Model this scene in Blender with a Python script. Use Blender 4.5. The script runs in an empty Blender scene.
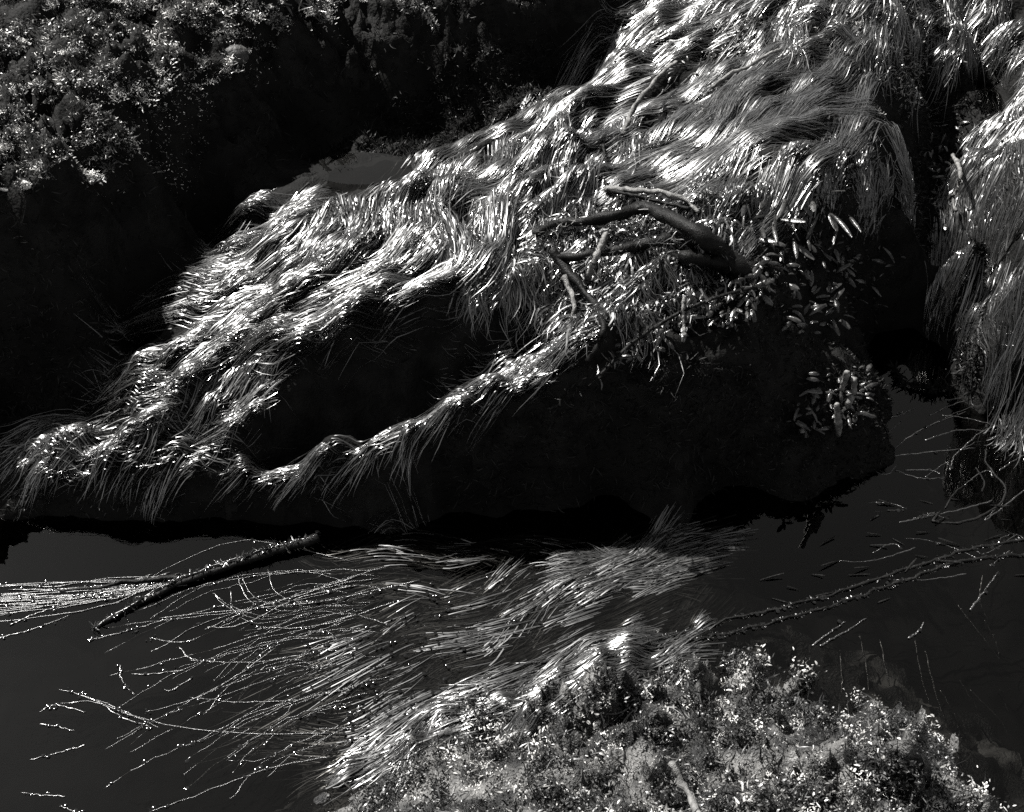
import bpy, math, random
import numpy as np
rng = np.random.default_rng(7)
random.seed(7)
R = math.radians
scene = bpy.context.scene
col = scene.collection

# ------------------------------------------------------------------ camera, sky, sun, exposure
CAM = np.array([0.0, 0.0, 2.6]); PITCH = R(43.0); FPX = 1206.0; RW, RH = 1024, 812
cd = bpy.data.cameras.new('camera'); cam = bpy.data.objects.new('camera', cd); col.objects.link(cam)
cam.location = CAM; cam.rotation_euler = (R(90) - PITCH, 0, 0)
cd.sensor_width = 36.0; cd.lens = 36.0 * FPX / RW; cd.clip_end = 1000; cd.clip_start = 0.05
scene.camera = cam
SUN_EL, SUN_AZ = R(49.0), R(-43.0)          # azimuth measured from +Y, negative = to the left
w = bpy.data.worlds.new('World'); scene.world = w; w.use_nodes = True
nt = w.node_tree; nt.nodes.clear()
sky = nt.nodes.new('ShaderNodeTexSky'); sky.sky_type = 'NISHITA'; sky.sun_disc = False; sky.dust_density = 0.25
sky.sun_elevation = SUN_EL; sky.sun_rotation = SUN_AZ
bw = nt.nodes.new('ShaderNodeRGBToBW'); bg = nt.nodes.new('ShaderNodeBackground'); wo = nt.nodes.new('ShaderNodeOutputWorld')
bg.inputs['Strength'].default_value = 0.066
nt.links.new(sky.outputs[0], bw.inputs[0]); nt.links.new(bw.outputs[0], bg.inputs['Color']); nt.links.new(bg.outputs[0], wo.inputs['Surface'])
sl = bpy.data.lights.new('sun', 'SUN'); sun = bpy.data.objects.new('sun', sl); col.objects.link(sun)
sl.energy = 5.0; sl.angle = R(0.53); sl.color = (1.0, 0.985, 0.955)
sun.rotation_euler = (R(90) - SUN_EL, 0, math.pi - SUN_AZ)
sun.location = (-3, 5, 6)
vs = scene.view_settings; vs.view_transform = 'Standard'; vs.look = 'None'; vs.exposure = 1.45; vs.gamma = 1.0
scene.render.engine = 'CYCLES'
scene.cycles.max_bounces = 5; scene.cycles.diffuse_bounces = 2; scene.cycles.glossy_bounces = 2
scene.cycles.transparent_max_bounces = 8; scene.cycles.caustics_reflective = False; scene.cycles.caustics_refractive = False
scene.cycles.use_denoising = False

# ------------------------------------------------------------------ helpers
def ray(px, py):
    x = (px - RW / 2) / FPX; y = -(py - RH / 2) / FPX
    d = np.array([x, math.cos(PITCH) + y * math.sin(PITCH), -math.sin(PITCH) + y * math.cos(PITCH)])
    return d / np.linalg.norm(d)
def at(px, py, z):
    d = ray(px, py); return CAM + d * ((z - CAM[2]) / d[2])

def hash2(ix, iy, s):
    h = (ix * 374761393 + iy * 668265263 + s * 974634777) & 0xffffffff
    h = ((h ^ (h >> 13)) * 1274126177) & 0xffffffff
    return ((h ^ (h >> 16)) & 0xffff) / 65535.0
def perlin(x, y, s=0):
    ix = np.floor(x).astype(np.int64); iy = np.floor(y).astype(np.int64)
    fx = x - ix; fy = y - iy
    def g(a, b):
        an = hash2(ix + a, iy + b, s) * 6.2832
        return np.cos(an) * (fx - a) + np.sin(an) * (fy - b)
    u = fx * fx * fx * (fx * (fx * 6 - 15) + 10); v = fy * fy * fy * (fy * (fy * 6 - 15) + 10)
    return ((g(0, 0) * (1 - u) + g(1, 0) * u) * (1 - v) + (g(0, 1) * (1 - u) + g(1, 1) * u) * v) * 1.5
def fbm(x, y, s=0, o=4):
    r = 0; a = 1.0
    for k in range(o):
        r = r + a * perlin(x, y, s + k * 17); x = x * 2.03 + 3.1; y = y * 2.03 - 1.7; a *= 0.5
    return r

def new_mesh(name, V, Q, smooth=True):
    V = np.ascontiguousarray(V, dtype=np.float32).reshape(-1, 3); Q = np.ascontiguousarray(Q, dtype=np.int32)
    k = Q.shape[1]; m = bpy.data.meshes.new(name)
    m.vertices.add(len(V)); m.vertices.foreach_set('co', V.ravel())
    m.loops.add(Q.size); m.loops.foreach_set('vertex_index', Q.ravel())
    m.polygons.add(len(Q)); m.polygons.foreach_set('loop_start', np.arange(0, Q.size, k, dtype=np.int32))
    m.polygons.foreach_set('loop_total', np.full(len(Q), k, dtype=np.int32))
    m.polygons.foreach_set('use_smooth', np.full(len(Q), smooth, dtype=bool))
    m.update(calc_edges=True); return m
def link(name, mesh, mat=None, parent=None, loc=None):
    o = bpy.data.objects.new(name, mesh); col.objects.link(o)
    if mat and mesh and not mesh.materials: mesh.materials.append(mat)
    if loc is not None: o.location = loc
    if parent is not None:
        o.parent = parent; o.matrix_parent_inverse.identity()
        if parent.location.length > 0 and loc is None:
            o.location = -parent.location
    return o
def tag(o, label, cat, group=None):
    o['label'] = label; o['category'] = cat
    if group: o['group'] = group
    return o
def thing(name, label, cat, loc, group=None):
    o = bpy.data.objects.new(name, None); col.objects.link(o); o.location = loc; o.empty_display_size = 0.05
    return tag(o, label, cat, group)

# ------------------------------------------------------------------ materials (a monochrome world: wet greys)
TINT = (1.0, 0.985, 0.955)
def grey(v): return (v * TINT[0], v * TINT[1], v * TINT[2], 1)
def mat(name, lo, hi, rough, scale=20.0, bump=0.0, bscale=60.0, spec=0.5, rvar=0.0, objvar=0.0, contrast=(0.35, 0.65), coat=0.0):
    m = bpy.data.materials.new(name); m.use_nodes = True; t = m.node_tree; b = t.nodes['Principled BSDF']
    tc = t.nodes.new('ShaderNodeTexCoord'); n = t.nodes.new('ShaderNodeTexNoise'); n.inputs['Scale'].default_value = scale
    n.inputs['Detail'].default_value = 5
    t.links.new(tc.outputs['Object'], n.inputs['Vector'])
    r = t.nodes.new('ShaderNodeValToRGB'); r.color_ramp.elements[0].position = contrast[0]; r.color_ramp.elements[1].position = contrast[1]
    r.color_ramp.elements[0].color = grey(lo); r.color_ramp.elements[1].color = grey(hi)
    t.links.new(n.outputs['Fac'], r.inputs['Fac'])
    c = r.outputs['Color']
    if objvar:
        oi = t.nodes.new('ShaderNodeObjectInfo'); mr = t.nodes.new('ShaderNodeMapRange')
        mr.inputs['To Min'].default_value = 1 - objvar; mr.inputs['To Max'].default_value = 1 + objvar
        t.links.new(oi.outputs['Random'], mr.inputs['Value'])
        mx = t.nodes.new('ShaderNodeVectorMath'); mx.operation = 'SCALE'
        t.links.new(c, mx.inputs[0]); t.links.new(mr.outputs[0], mx.inputs['Scale']); c = mx.outputs[0]
    t.links.new(c, b.inputs['Base Color'])
    b.inputs['Roughness'].default_value = rough; b.inputs['Specular IOR Level'].default_value = spec
    if coat:
        b.inputs['Coat Weight'].default_value = coat; b.inputs['Coat Roughness'].default_value = 0.2
    if rvar:
        n2 = t.nodes.new('ShaderNodeTexNoise'); n2.inputs['Scale'].default_value = scale * 1.7; t.links.new(tc.outputs['Object'], n2.inputs['Vector'])
        m2 = t.nodes.new('ShaderNodeMapRange'); m2.inputs['From Min'].default_value = 0.3; m2.inputs['From Max'].default_value = 0.7
        m2.inputs['To Min'].default_value = rough - rvar; m2.inputs['To Max'].default_value = rough + rvar
        t.links.new(n2.outputs['Fac'], m2.inputs['Value']); t.links.new(m2.outputs[0], b.inputs['Roughness'])
    if bump:
        nb = t.nodes.new('ShaderNodeTexNoise'); nb.inputs['Scale'].default_value = bscale; nb.inputs['Detail'].default_value = 4
        t.links.new(tc.outputs['Object'], nb.inputs['Vector'])
        bm = t.nodes.new('ShaderNodeBump'); bm.inputs['Strength'].default_value = bump; bm.inputs['Distance'].default_value = 0.01
        t.links.new(nb.outputs['Fac'], bm.inputs['Height']); t.links.new(bm.outputs[0], b.inputs['Normal'])
    return m
M = {}
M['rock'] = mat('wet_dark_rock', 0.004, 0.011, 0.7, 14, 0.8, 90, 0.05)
M['rock_pale'] = mat('crusted_rock', 0.003, 0.13, 0.5, 9, 1.0, 160, 0.4, contrast=(.5, .66))
M['bed'] = mat('silty_seabed', 0.004, 0.010, 0.8, 6, 0.3, 40, 0.04)
M['grass'] = mat('wet_surfgrass', 0.004, 0.022, 0.38, 30, 0, 60, 0.9, 0.08, 0.3, coat=1.0)
M['strand'] = mat('wet_strand', 0.010, 0.030, 0.25, 60, 0.35, 260, 0.6, 0.05, 0.3, coat=1.0)
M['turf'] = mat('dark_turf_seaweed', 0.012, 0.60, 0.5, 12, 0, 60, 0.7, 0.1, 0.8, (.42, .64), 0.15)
M['turf_shade'] = mat('shade_toned_turf', 0.003, 0.011, 0.5, 12, 0, 60, 0.15, 0.1, 0.4)  # turf again, its colour blackened to paint in shade on shadowed slopes
M['turf_white'] = mat('bleached_turf', 0.04, 0.36, 0.4, 8, 0, 60, 0.6, 0.1, 0, (.42, .6))
M['turf_pale'] = mat('coralline_turf', 0.005, 0.66, 0.5, 7, 0, 60, 0.6, 0.1, 0.9, (.49, .66), 0.1)
M['kelp'] = mat('leathery_kelp', 0.003, 0.009, 0.5, 40, 0.35, 200, 0.09, 0.08, 0.2)
M['blade'] = mat('kelp_paddle', 0.006, 0.04, 0.26, 60, 0.2, 200, 0.5, 0.05, 0.5)
M['stipe'] = mat('pale_stipe', 0.06, 0.20, 0.55, 50, 0.5, 300, 0.35)
M['stone'] = mat('grey_stone', 0.02, 0.06, 0.6, 30, 0.6, 100, 0.3)
M['shell'] = mat('white_shell', 0.45, 0.65, 0.45, 60, 0.3, 200, 0.4)
def water_mat():
    m = bpy.data.materials.new('still_water'); m.use_nodes = True; t = m.node_tree; t.nodes.clear()
    out = t.nodes.new('ShaderNodeOutputMaterial'); mix = t.nodes.new('ShaderNodeMixShader')
    fr = t.nodes.new('ShaderNodeFresnel'); fr.inputs['IOR'].default_value = 1.34
    gl = t.nodes.new('ShaderNodeBsdfGlossy'); gl.inputs['Roughness'].default_value = 0.01; gl.inputs['Color'].default_value = grey(1)
    tr = t.nodes.new('ShaderNodeBsdfTransparent'); tr.inputs['Color'].default_value = grey(0.3)
    tc = t.nodes.new('ShaderNodeTexCoord'); n = t.nodes.new('ShaderNodeTexNoise'); n.inputs['Scale'].default_value = 22; n.inputs['Detail'].default_value = 2
    t.links.new(tc.outputs['Object'], n.inputs['Vector'])
    bm = t.nodes.new('ShaderNodeBump'); bm.inputs['Strength'].default_value = 0.02; bm.inputs['Distance'].default_value = 0.01
    t.links.new(n.outputs['Fac'], bm.inputs['Height'])
    t.links.new(bm.outputs[0], gl.inputs['Normal']); t.links.new(bm.outputs[0], fr.inputs['Normal'])
    t.links.new(fr.outputs[0], mix.inputs[0]); t.links.new(tr.outputs[0], mix.inputs[1]); t.links.new(gl.outputs[0], mix.inputs[2])
    t.links.new(mix.outputs[0], out.inputs['Surface']); return m
M['water'] = water_mat()

# ------------------------------------------------------------------ terrain: heights at surveyed points
CP = {
 'L': [(-250,-120,.75),(0,-60,.86),(150,-60,.84),(300,-60,.78),(450,-70,.76),(0,0,.86),(100,0,.84),(200,-5,.82),(290,-10,.78),(0,188,.66),(80,183,.67),(132,133,.68),
       (230,55,.70),(285,22,.72),(370,4,.69),(425,12,.71),(560,-30,.77),(60,100,.76),(150,60,.74),(60,150,.71),(0,100,.78),(-150,100,.78),(-200,200,.74),(-120,190,.73),(-400,0,.75),(175,98,.67),(200,72,.68),(420,-20,.73)],
 'S': [(0,395,.10),(-150,390,.1),(85,385,.12),(138,330,.12),(217,240,.19),(300,155,.3),(430,128,.35),(565,82,.38),(0,455,.07),(100,440,.07),(-150,470,.07),(0,505,.03),(-150,510,.03),(60,505,.03),(140,350,.10),
       (196,262,.15),(0,530,-.05),(-150,530,-.06),(100,600,-.25),(200,700,-.25),(50,780,-.25),(250,780,-.22),(100,900,-.25),(-150,600,-.25),(-150,800,-.25),(400,590,-.16),
       (300,640,-.25),(450,545,-.12),(880,600,-.2),(950,480,-.2),(1000,600,-.25),(950,680,-.25),(1060,760,-.2),(1150,600,-.25),(920,620,-.25),(770,590,-.15),(1000,450,-.15),(930,390,-.12),
       (200,538,-.06),(255,541,-.06),(330,542,-.07),(450,532,-.06),(520,526,-.06),(600,517,-.06),(700,515,-.06),(100,543,-.05),(160,543,-.06),(900,345,-.06),(870,345,-.02),(1250,500,-.2),(1250,700,-.25),(600,560,-.06),
       (300,560,-.12),(560,640,-.08),(450,680,-.1),(850,520,-.12),(330,720,-.15),(-400,600,-.25),(-400,900,-.25),(1400,600,-.25),(945,322,-.06),(972,345,-.06)],
 'M': [(240,215,.33),(300,200,.40),(345,163,.40),(392,178,.41),(345,190,.415),(395,203,.43),(425,180,.43),(312,250,.46),(400,228,.50),(450,198,.51),(500,178,.5),(400,275,.46),(450,262,.475),(350,290,.44),(500,245,.49),(300,310,.40),(260,345,.33),(440,150,.43),(550,105,.46),(600,62,.5),(180,290,.32),(225,330,.34),(215,290,.37),(250,260,.40),
       (135,380,.26),(80,430,.19),(42,462,.13),(180,390,.27),(110,450,.15),(18,490,.06),(160,432,.2),(100,477,.115),(150,480,.115),(200,482,.12),(235,470,.13),(240,432,.205),(205,450,.15),(300,388,.30),(350,358,.36),(420,338,.39),(480,322,.415),(530,297,.44),
       (255,481,.11),(290,470,.15),(330,458,.19),(400,438,.25),(330,446,.19),(400,424,.25),(450,412,.32),(500,386,.37),(540,357,.41),(572,333,.45),(290,488,.12),(330,480,.15),(400,462,.21),(450,438,.275),(500,411,.335),(550,383,.385),
       (600,368,.45),(640,345,.46),(690,325,.48),(600,260,.5),(650,270,.52),(700,255,.52),(600,195,.52),(650,200,.54),(620,120,.5),(700,100,.56),(800,100,.63),(870,90,.58),(750,170,.62),
       (820,172,.62),(700,180,.58),(885,188,.47),(740,225,.56),(800,235,.48),(860,235,.41),(900,250,.29),(760,300,.47),(800,350,.32),(940,268,.22),(620,20,.56),(700,20,.62),(800,20,.68),
       (900,20,.63),(1000,20,.44),(600,-80,.65),(800,-80,.75),(1000,-80,.65),(905,160,.46),(870,140,.58),(900,70,.55),(740,370,.36),(680,380,.4),(1150,-80,.7),(960,60,.40)],
 'R': [(1002,170,.38),(1024,230,.42),(1002,300,.28),(1012,360,.17),(1002,432,-.04),(1100,300,.46),(1100,400,.2),(1150,480,-.06),(968,160,.3),(1024,60,.42),(1100,100,.52),(930,120,.2),
       (936,170,.18),(945,215,.14),(988,102,.22),(1250,200,.55),(1250,400,.3),(985,255,.30),(1000,130,.3)],
 'K': [(842,396,.2),(862,430,.12),(800,420,.17),(740,440,.13),(830,470,.08),(780,470,.08),(875,470,.0),(830,512,-.06),(760,505,-.06),(895,440,-.08),(870,385,.15)],
 'N': [(690,535,-.02),(650,555,-.02),(685,600,-.02),(640,615,-.02),(600,595,-.03),(735,545,-.06),(720,610,.0)],
 'F': [(335,800,-.01),(350,765,-.02),(440,712,-.03),(560,684,-.03),(640,668,-.02),(700,660,-.02),(760,662,-.02),(830,698,-.03),(890,698,-.03),(960,748,-.03),(1000,800,-.03),(500,760,.1),(650,720,.10),
       (650,805,.22),(800,780,.2),(500,830,.18),(700,900,.32),(900,760,.1),(900,900,.28),(400,800,.06),(400,900,.18),(1000,900,.1),(760,710,.08),(880,720,.07),(560,720,.08),(700,1050,.4),(400,1050,.2),(1000,1050,.2)],
}
pts, lab = [], []
for i, k in enumerate(CP):
    for (a, b, z) in CP[k]:
        p = at(a, b, z); pts.append(p); lab.append(i)
for e, r_ in [((265,422,.215),(285,462,.15)),((300,388,.30),(330,450,.20)),((350,358,.36),(385,435,.25)),((420,338,.39),(440,412,.31)),((480,322,.415),(490,388,.36)),((530,297,.44),(540,357,.41))]:
    e, r_ = at(*e), at(*r_)
    for f, dz in ((.4, .10), (.68, .07)):
        h_ = r_ * (1 - f) + e * f; pts.append(np.array([h_[0], h_[1], min(e[2], r_[2]) - dz])); lab.append(list(CP).index('M'))
for x, y, z, l in [(-6,7,.8,'L'),(-6,3,.4,'L'),(0,8,.9,'L'),(4,8,.9,'M'),(6,5,.7,'R'),(6,2,-.2,'S'),(-6,1,-.3,'S'),(-4,9.5,1,'L'),(6,9,.9,'M')]:
    pts.append(np.array([x, y, z])); lab.append(list(CP).index(l))
pts = np.array(pts); lab = np.array(lab)
CQ = 0.045
def phi(d2): return np.sqrt(d2 + CQ * CQ)
D = ((pts[:, None, :2] - pts[None, :, :2]) ** 2).sum(-1)
A = phi(D) - 0.0 ; n = len(pts)
Am = np.block([[A + np.eye(n) * -0.0015, np.ones((n, 1))], [np.ones((1, n)), np.zeros((1, 1))]])
wts = np.linalg.solve(Am, np.concatenate([pts[:, 2], [0]]))
X0, X1, Y0, Y1, G = -4.4, 4.4, 0.7, 7.6, 0.0165
nx = int((X1 - X0) / G) + 1; ny = int((Y1 - Y0) / G) + 1
gx = X0 + np.arange(nx) * G; gy = Y0 + np.arange(ny) * G
GX, GY = np.meshgrid(gx, gy)
# warped lookup keeps the cliff lines ragged
WX = GX + 0.035 * fbm(GX * 5, GY * 5, 3, 3); WY = GY + 0.035 * fbm(GX * 5, GY * 5, 41, 3)
H = np.zeros_like(GX); LB = np.zeros(GX.shape, int)
for r in range(ny):
    d2 = (WX[r][:, None] - pts[None, :, 0]) ** 2 + (WY[r][:, None] - pts[None, :, 1]) ** 2
    H[r] = phi(d2) @ wts[:n] + wts[n]; LB[r] = lab[np.argmin(d2, 1)]
# lumps: strong on ledge and foreground crust, soft under the grass
amp = np.array([.034, .012, .014, .016, .02, .008, .030])[LB]
bil = np.array([.09, .0, .0, .0, .02, .0, .16])[LB]; bl2 = np.array([.0, .0, .085, .06, .0, .015, .0])[LB]
for _ in range(6):
    bl2 = (bl2 + np.roll(bl2, 1, 0) + np.roll(bl2, -1, 0) + np.roll(bl2, 1, 1) + np.roll(bl2, -1, 1)) / 5
    bil = (bil + np.roll(bil, 1, 0) + np.roll(bil, -1, 0) + np.roll(bil, 1, 1) + np.roll(bil, -1, 1)) / 5
    amp = (amp + np.roll(amp, 1, 0) + np.roll(amp, -1, 0) + np.roll(amp, 1, 1) + np.roll(amp, -1, 1)) / 5
ridg = 1 - 2 * np.abs(perlin(GX * 9, GY * 9, 90))
H += amp * (fbm(GX * 8, GY * 8, 11, 4) * 1.3 + 0.6 * ridg + 0.9 * fbm(GX * 3, GY * 3, 19, 2))
b1 = np.abs(perlin(GX * 7.5, GY * 7.5, 201)); b2 = np.abs(perlin(GX * 19 + 4, GY * 19, 202)); b3 = np.abs(perlin(GX * 30, GY * 30 + 9, 203))
bil = bil * np.clip(.75 + 1.3 * fbm(GX * 3.1, GY * 3.1, 230, 3), .15, 1.7)
bil = bil * np.clip((H + .02) / .09, .3, 1)
H += bil * (.8 * b1 + .65 * b2 + .55 * b3 - .45)
UU = GX * -.83 + GY * -.55 + .12 * perlin(GX * 2, GY * 2, 301); VV = GX * .55 - GY * .83 + .06 * perlin(GX * 3, GY * 3, 302)
c_ = at(365, 172, .44); bl2 = bl2 * (1 - .9 * np.exp(-((GX - c_[0]) ** 2 + (GY - c_[1]) ** 2) / .06))
bl2 = bl2 * (1 - .55 * np.clip((GX - .35) / .3, 0, 1) * (GY > 3.0))
S0 = np.hypot(*np.gradient(H, G)); bl2 = bl2 * np.clip(1.6 - S0, 0.0, 1)
H += bl2 * (np.abs(perlin(UU * 3.2, VV * 8.5, 303)) + .55 * np.abs(perlin(UU * 6.5, VV * 17, 304)) - .4)      # folds of the grass-covered surface, along its lie
POOLS = [(346, 163, .44, .095, .065), (388, 176, .44, .055, .035), (990, 101, .27, .045, .13)]
POOLM = np.zeros(GX.shape, bool); POOLD = POOLM.copy()
for a_, b_, z_, rx_, ry_ in POOLS:
    c_ = at(a_, b_, z_); q_ = ((GX - c_[0]) / rx_) ** 2 + ((GY - c_[1]) / ry_) ** 2 + .5 * fbm(GX * 12, GY * 12, 66, 3)
    f_ = np.clip((1.6 - q_) / .6, 0, 1); H = H * (1 - f_) + np.minimum(H, z_ - .03) * f_
    POOLM |= q_ < 1.05; POOLD |= q_ < 2.2

def samp(F, x, y):
    u = np.clip((x - X0) / G, 0, nx - 1.001); v = np.clip((y - Y0) / G, 0, ny - 1.001)
    i = u.astype(int); j = v.astype(int); a = u - i; b = v - j
    return F[j, i] * (1 - a) * (1 - b) + F[j, i + 1] * a * (1 - b) + F[j + 1, i] * (1 - a) * b + F[j + 1, i + 1] * a * b
HS = H.copy()                                  # softened copy: what long grass drapes over
for _ in range(2):
    HS = (HS * 2 + np.roll(HS, 1, 0) + np.roll(HS, -1, 0) + np.roll(HS, 1, 1) + np.roll(HS, -1, 1)) / 6
HS = np.maximum(HS, H * .5 + HS * .5)
SLOPE = np.hypot(*np.gradient(HS, G))
def hz(x, y): return samp(H, x, y)
def surf(px, py):
    d = ray(px, py); t = np.arange(1.2, 9.5, 0.006); P = CAM[None] + d[None] * t[:, None]
    hit = np.nonzero(P[:, 2] < np.maximum(hz(P[:, 0], P[:, 1]), -0.001))[0]
    return P[hit[0]] if len(hit) else at(px, py, 0.3)

names = {'L': ('reef_ledge', 'tall lumpy reef ledge crusted with dark turf seaweed and a black shaded cliff', 'M'), 'M': ('reef_mound', 'broad reef mound that carries the combed surfgrass', ''),
         'R': ('reef_mound', 'steep reef mound beside the crevice of round paddles, under hanging surfgrass', ''), 'K': ('kelp_rock', 'low dark rock at the channel edge carrying upright pale stipes', ''),
         'N': ('channel_rock', 'low rock just awash where the long trailing surfgrass is rooted', ''), 'F': ('foreground_rock', 'crumbly pale crusted rock at the near edge of the channel', '')}
vid = np.arange(nx * ny).reshape(ny, nx)
qa = np.stack([vid[:-1, :-1], vid[:-1, 1:], vid[1:, 1:], vid[1:, :-1]], -1).reshape(-1, 4)
qlab = LB[:-1, :-1].reshape(-1)
PV = np.stack([GX, GY, H], -1).reshape(-1, 3)
rocks = {}
for i, k in enumerate(CP):
    q = qa[qlab == i]; u, inv = np.unique(q, return_inverse=True)
    me = new_mesh('rock', PV[u], inv.reshape(-1, 4))
    if k == 'S':
        o = link('seabed', me, M['bed']); o['kind'] = 'structure'
    else:
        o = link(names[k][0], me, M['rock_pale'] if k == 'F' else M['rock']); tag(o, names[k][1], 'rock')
    rocks[k] = o
# seabed beyond the modelled reef, and the sea itself
def ring_sheet(name, z, m, big, hole=None):
    if hole is None:
        V = [(-big, -big, z), (big, -big, z), (big, big, z), (-big, big, z)]; Q = [(0, 1, 2, 3)]
    else:
        a, b, c, d = hole
        V = [(-big, -big, z), (big, -big, z), (big, big, z), (-big, big, z), (a, c, z), (b, c, z), (b, d, z), (a, d, z)]
        Q = [(0, 1, 5, 4), (1, 2, 6, 5), (2, 3, 7, 6), (3, 0, 4, 7)]
    o = link(name, new_mesh(name, np.array(V, float), np.array(Q)), m); o['kind'] = 'structure'; return o
ring_sheet('seabed', -0.45, M['bed'], 300)
ring_sheet('water', 0.0, M['water'], 300)
def pool(px, py, z, rx, ry):
    c = at(px, py, z); a = np.linspace(0, 2 * math.pi, 33)[:-1]
    V = [(c[0], c[1], z)] + [(c[0] + rx * math.cos(t), c[1] + ry * math.sin(t), z) for t in a]
    Q = [(0, 1 + k, 1 + (k + 1) % 32) for k in range(32)]
    o = link('water', new_mesh('pool', np.array(V), np.array(Q)), M['water']); o['kind'] = 'structure'; return o
pool(362, 168, 0.44, 0.165, 0.10)
pool(990, 101, 0.27, 0.06, 0.16)

# ------------------------------------------------------------------ flow of the grass (root -> tip, over the surface)
FLOW = [((880,95),(780,112)),((840,60),(740,120)),((760,110),(690,165)),((820,150),(740,160)),((720,60),(640,110)),((870,150),(868,225)),((800,170),(795,225)),((900,170),(905,230)),
 ((1000,140),(972,200)),((972,200),(980,275)),((1010,230),(1018,320)),((1000,320),(1005,390)),((1060,200),(1050,330)),((1020,60),(985,110)),
 ((680,15),(600,50)),((620,60),(540,100)),((540,100),(430,152)),((480,130),(400,165)),((590,110),(560,160)),((560,160),(545,205)),((470,180),(440,250)),((500,200),(480,260)),
 ((400,200),(360,265)),((350,200),(310,260)),((300,205),(228,218)),((300,245),(200,275)),((200,275),(160,295)),((420,280),(330,322)),((330,322),(250,360)),((480,290),(400,330)),
 ((250,340),(150,385)),((150,385),(80,428)),((80,430),(40,462)),((300,380),(240,430)),((240,430),(150,450)),((520,240),(500,295)),((565,335),(500,385)),((500,385),(430,425)),((430,425),(330,452)),((330,452),(255,482)),
 ((640,260),(600,300)),((690,250),(650,290)),((640,300),(600,345)),((600,345),(550,380)),((720,190),(690,215)),((640,180),(600,200)),
 ((725,515),(640,545)),((640,545),(540,590)),((540,590),(430,645)),((430,645),(345,705)),((700,590),(600,625)),((600,625),(480,685)),((480,685),(380,745)),((700,625),(560,665)),
 ((560,550),(430,580)),((430,580),(300,608)),((300,608),(190,600)),((430,610),(300,650)),((450,550),(350,545)),
 ((990,385),(930,420)),((930,420),(880,470)),((1010,420),(960,460)),((900,20),(860,45)),((800,10),(740,60)),((960,30),(930,60)),((700,-40),(650,0)),((800,-60),(760,-10)),((960,-40),(930,0)),((1100,0),(1060,60))]
FP, FD = [], []
for a, b in FLOW:
    pa, pb = surf(*a)[:2], surf(*b)[:2]
    d = pb - pa; FP.append((pa + pb) / 2); FD.append(d / (np.linalg.norm(d) + 1e-9))
FP = np.array(FP); FD = np.array(FD)
def flow(x, y):
    d2 = (x[..., None] - FP[:, 0]) ** 2 + (y[..., None] - FP[:, 1]) ** 2
    wg = 1 / (d2 + 0.004) ** 1.5; v = wg @ FD
    return v / (np.linalg.norm(v, axis=-1, keepdims=True) + 1e-9)

def ribbons(P, half, side):
    N, K = P.shape[:2]
    V = np.stack([P - side * half[..., None], P + side * half[..., None]], 2)          # N,K,2,3
    idx = np.arange(N * K * 2).reshape(N, K, 2)
    Q = np.stack([idx[:, :-1, 0], idx[:, :-1, 1], idx[:, 1:, 1], idx[:, 1:, 0]], -1).reshape(-1, 4)
    return V.reshape(-1, 3), Q
def sides(P, tw):
    T = np.gradient(P, axis=1); T /= np.linalg.norm(T, axis=-1, keepdims=True) + 1e-9
    up = np.zeros_like(T); up[..., 2] = 1
    S = np.cross(T, up); S /= np.linalg.norm(S, axis=-1, keepdims=True) + 1e-6
    Nn = np.cross(S, T)
    return S * np.cos(tw)[..., None] + Nn * np.sin(tw)[..., None]
def in_poly(x, y, poly):
    c = np.zeros(x.shape, bool); j = len(poly) - 1
    for i in range(len(poly)):
        xi, yi = poly[i]; xj, yj = poly[j]
        c ^= ((yi > y) != (yj > y)) & (x < (xj - xi) * (y - yi) / (yj - yi + 1e-12) + xi); j = i
    return c
def poly_world(pp): return np.array([surf(*p)[:2] for p in pp])
def poisson(poly, s, tries=4000):
    lo, hi = poly.min(0), poly.max(0); out = []
    C = lo + rng.random((tries, 2)) * (hi - lo); C = C[in_poly(C[:, 0], C[:, 1], poly)]
    for c in C:
        if not out or min((c[0] - o[0]) ** 2 + (c[1] - o[1]) ** 2 for o in out) > s * s: out.append(c)
    return np.array(out)
NB = [0]
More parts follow.
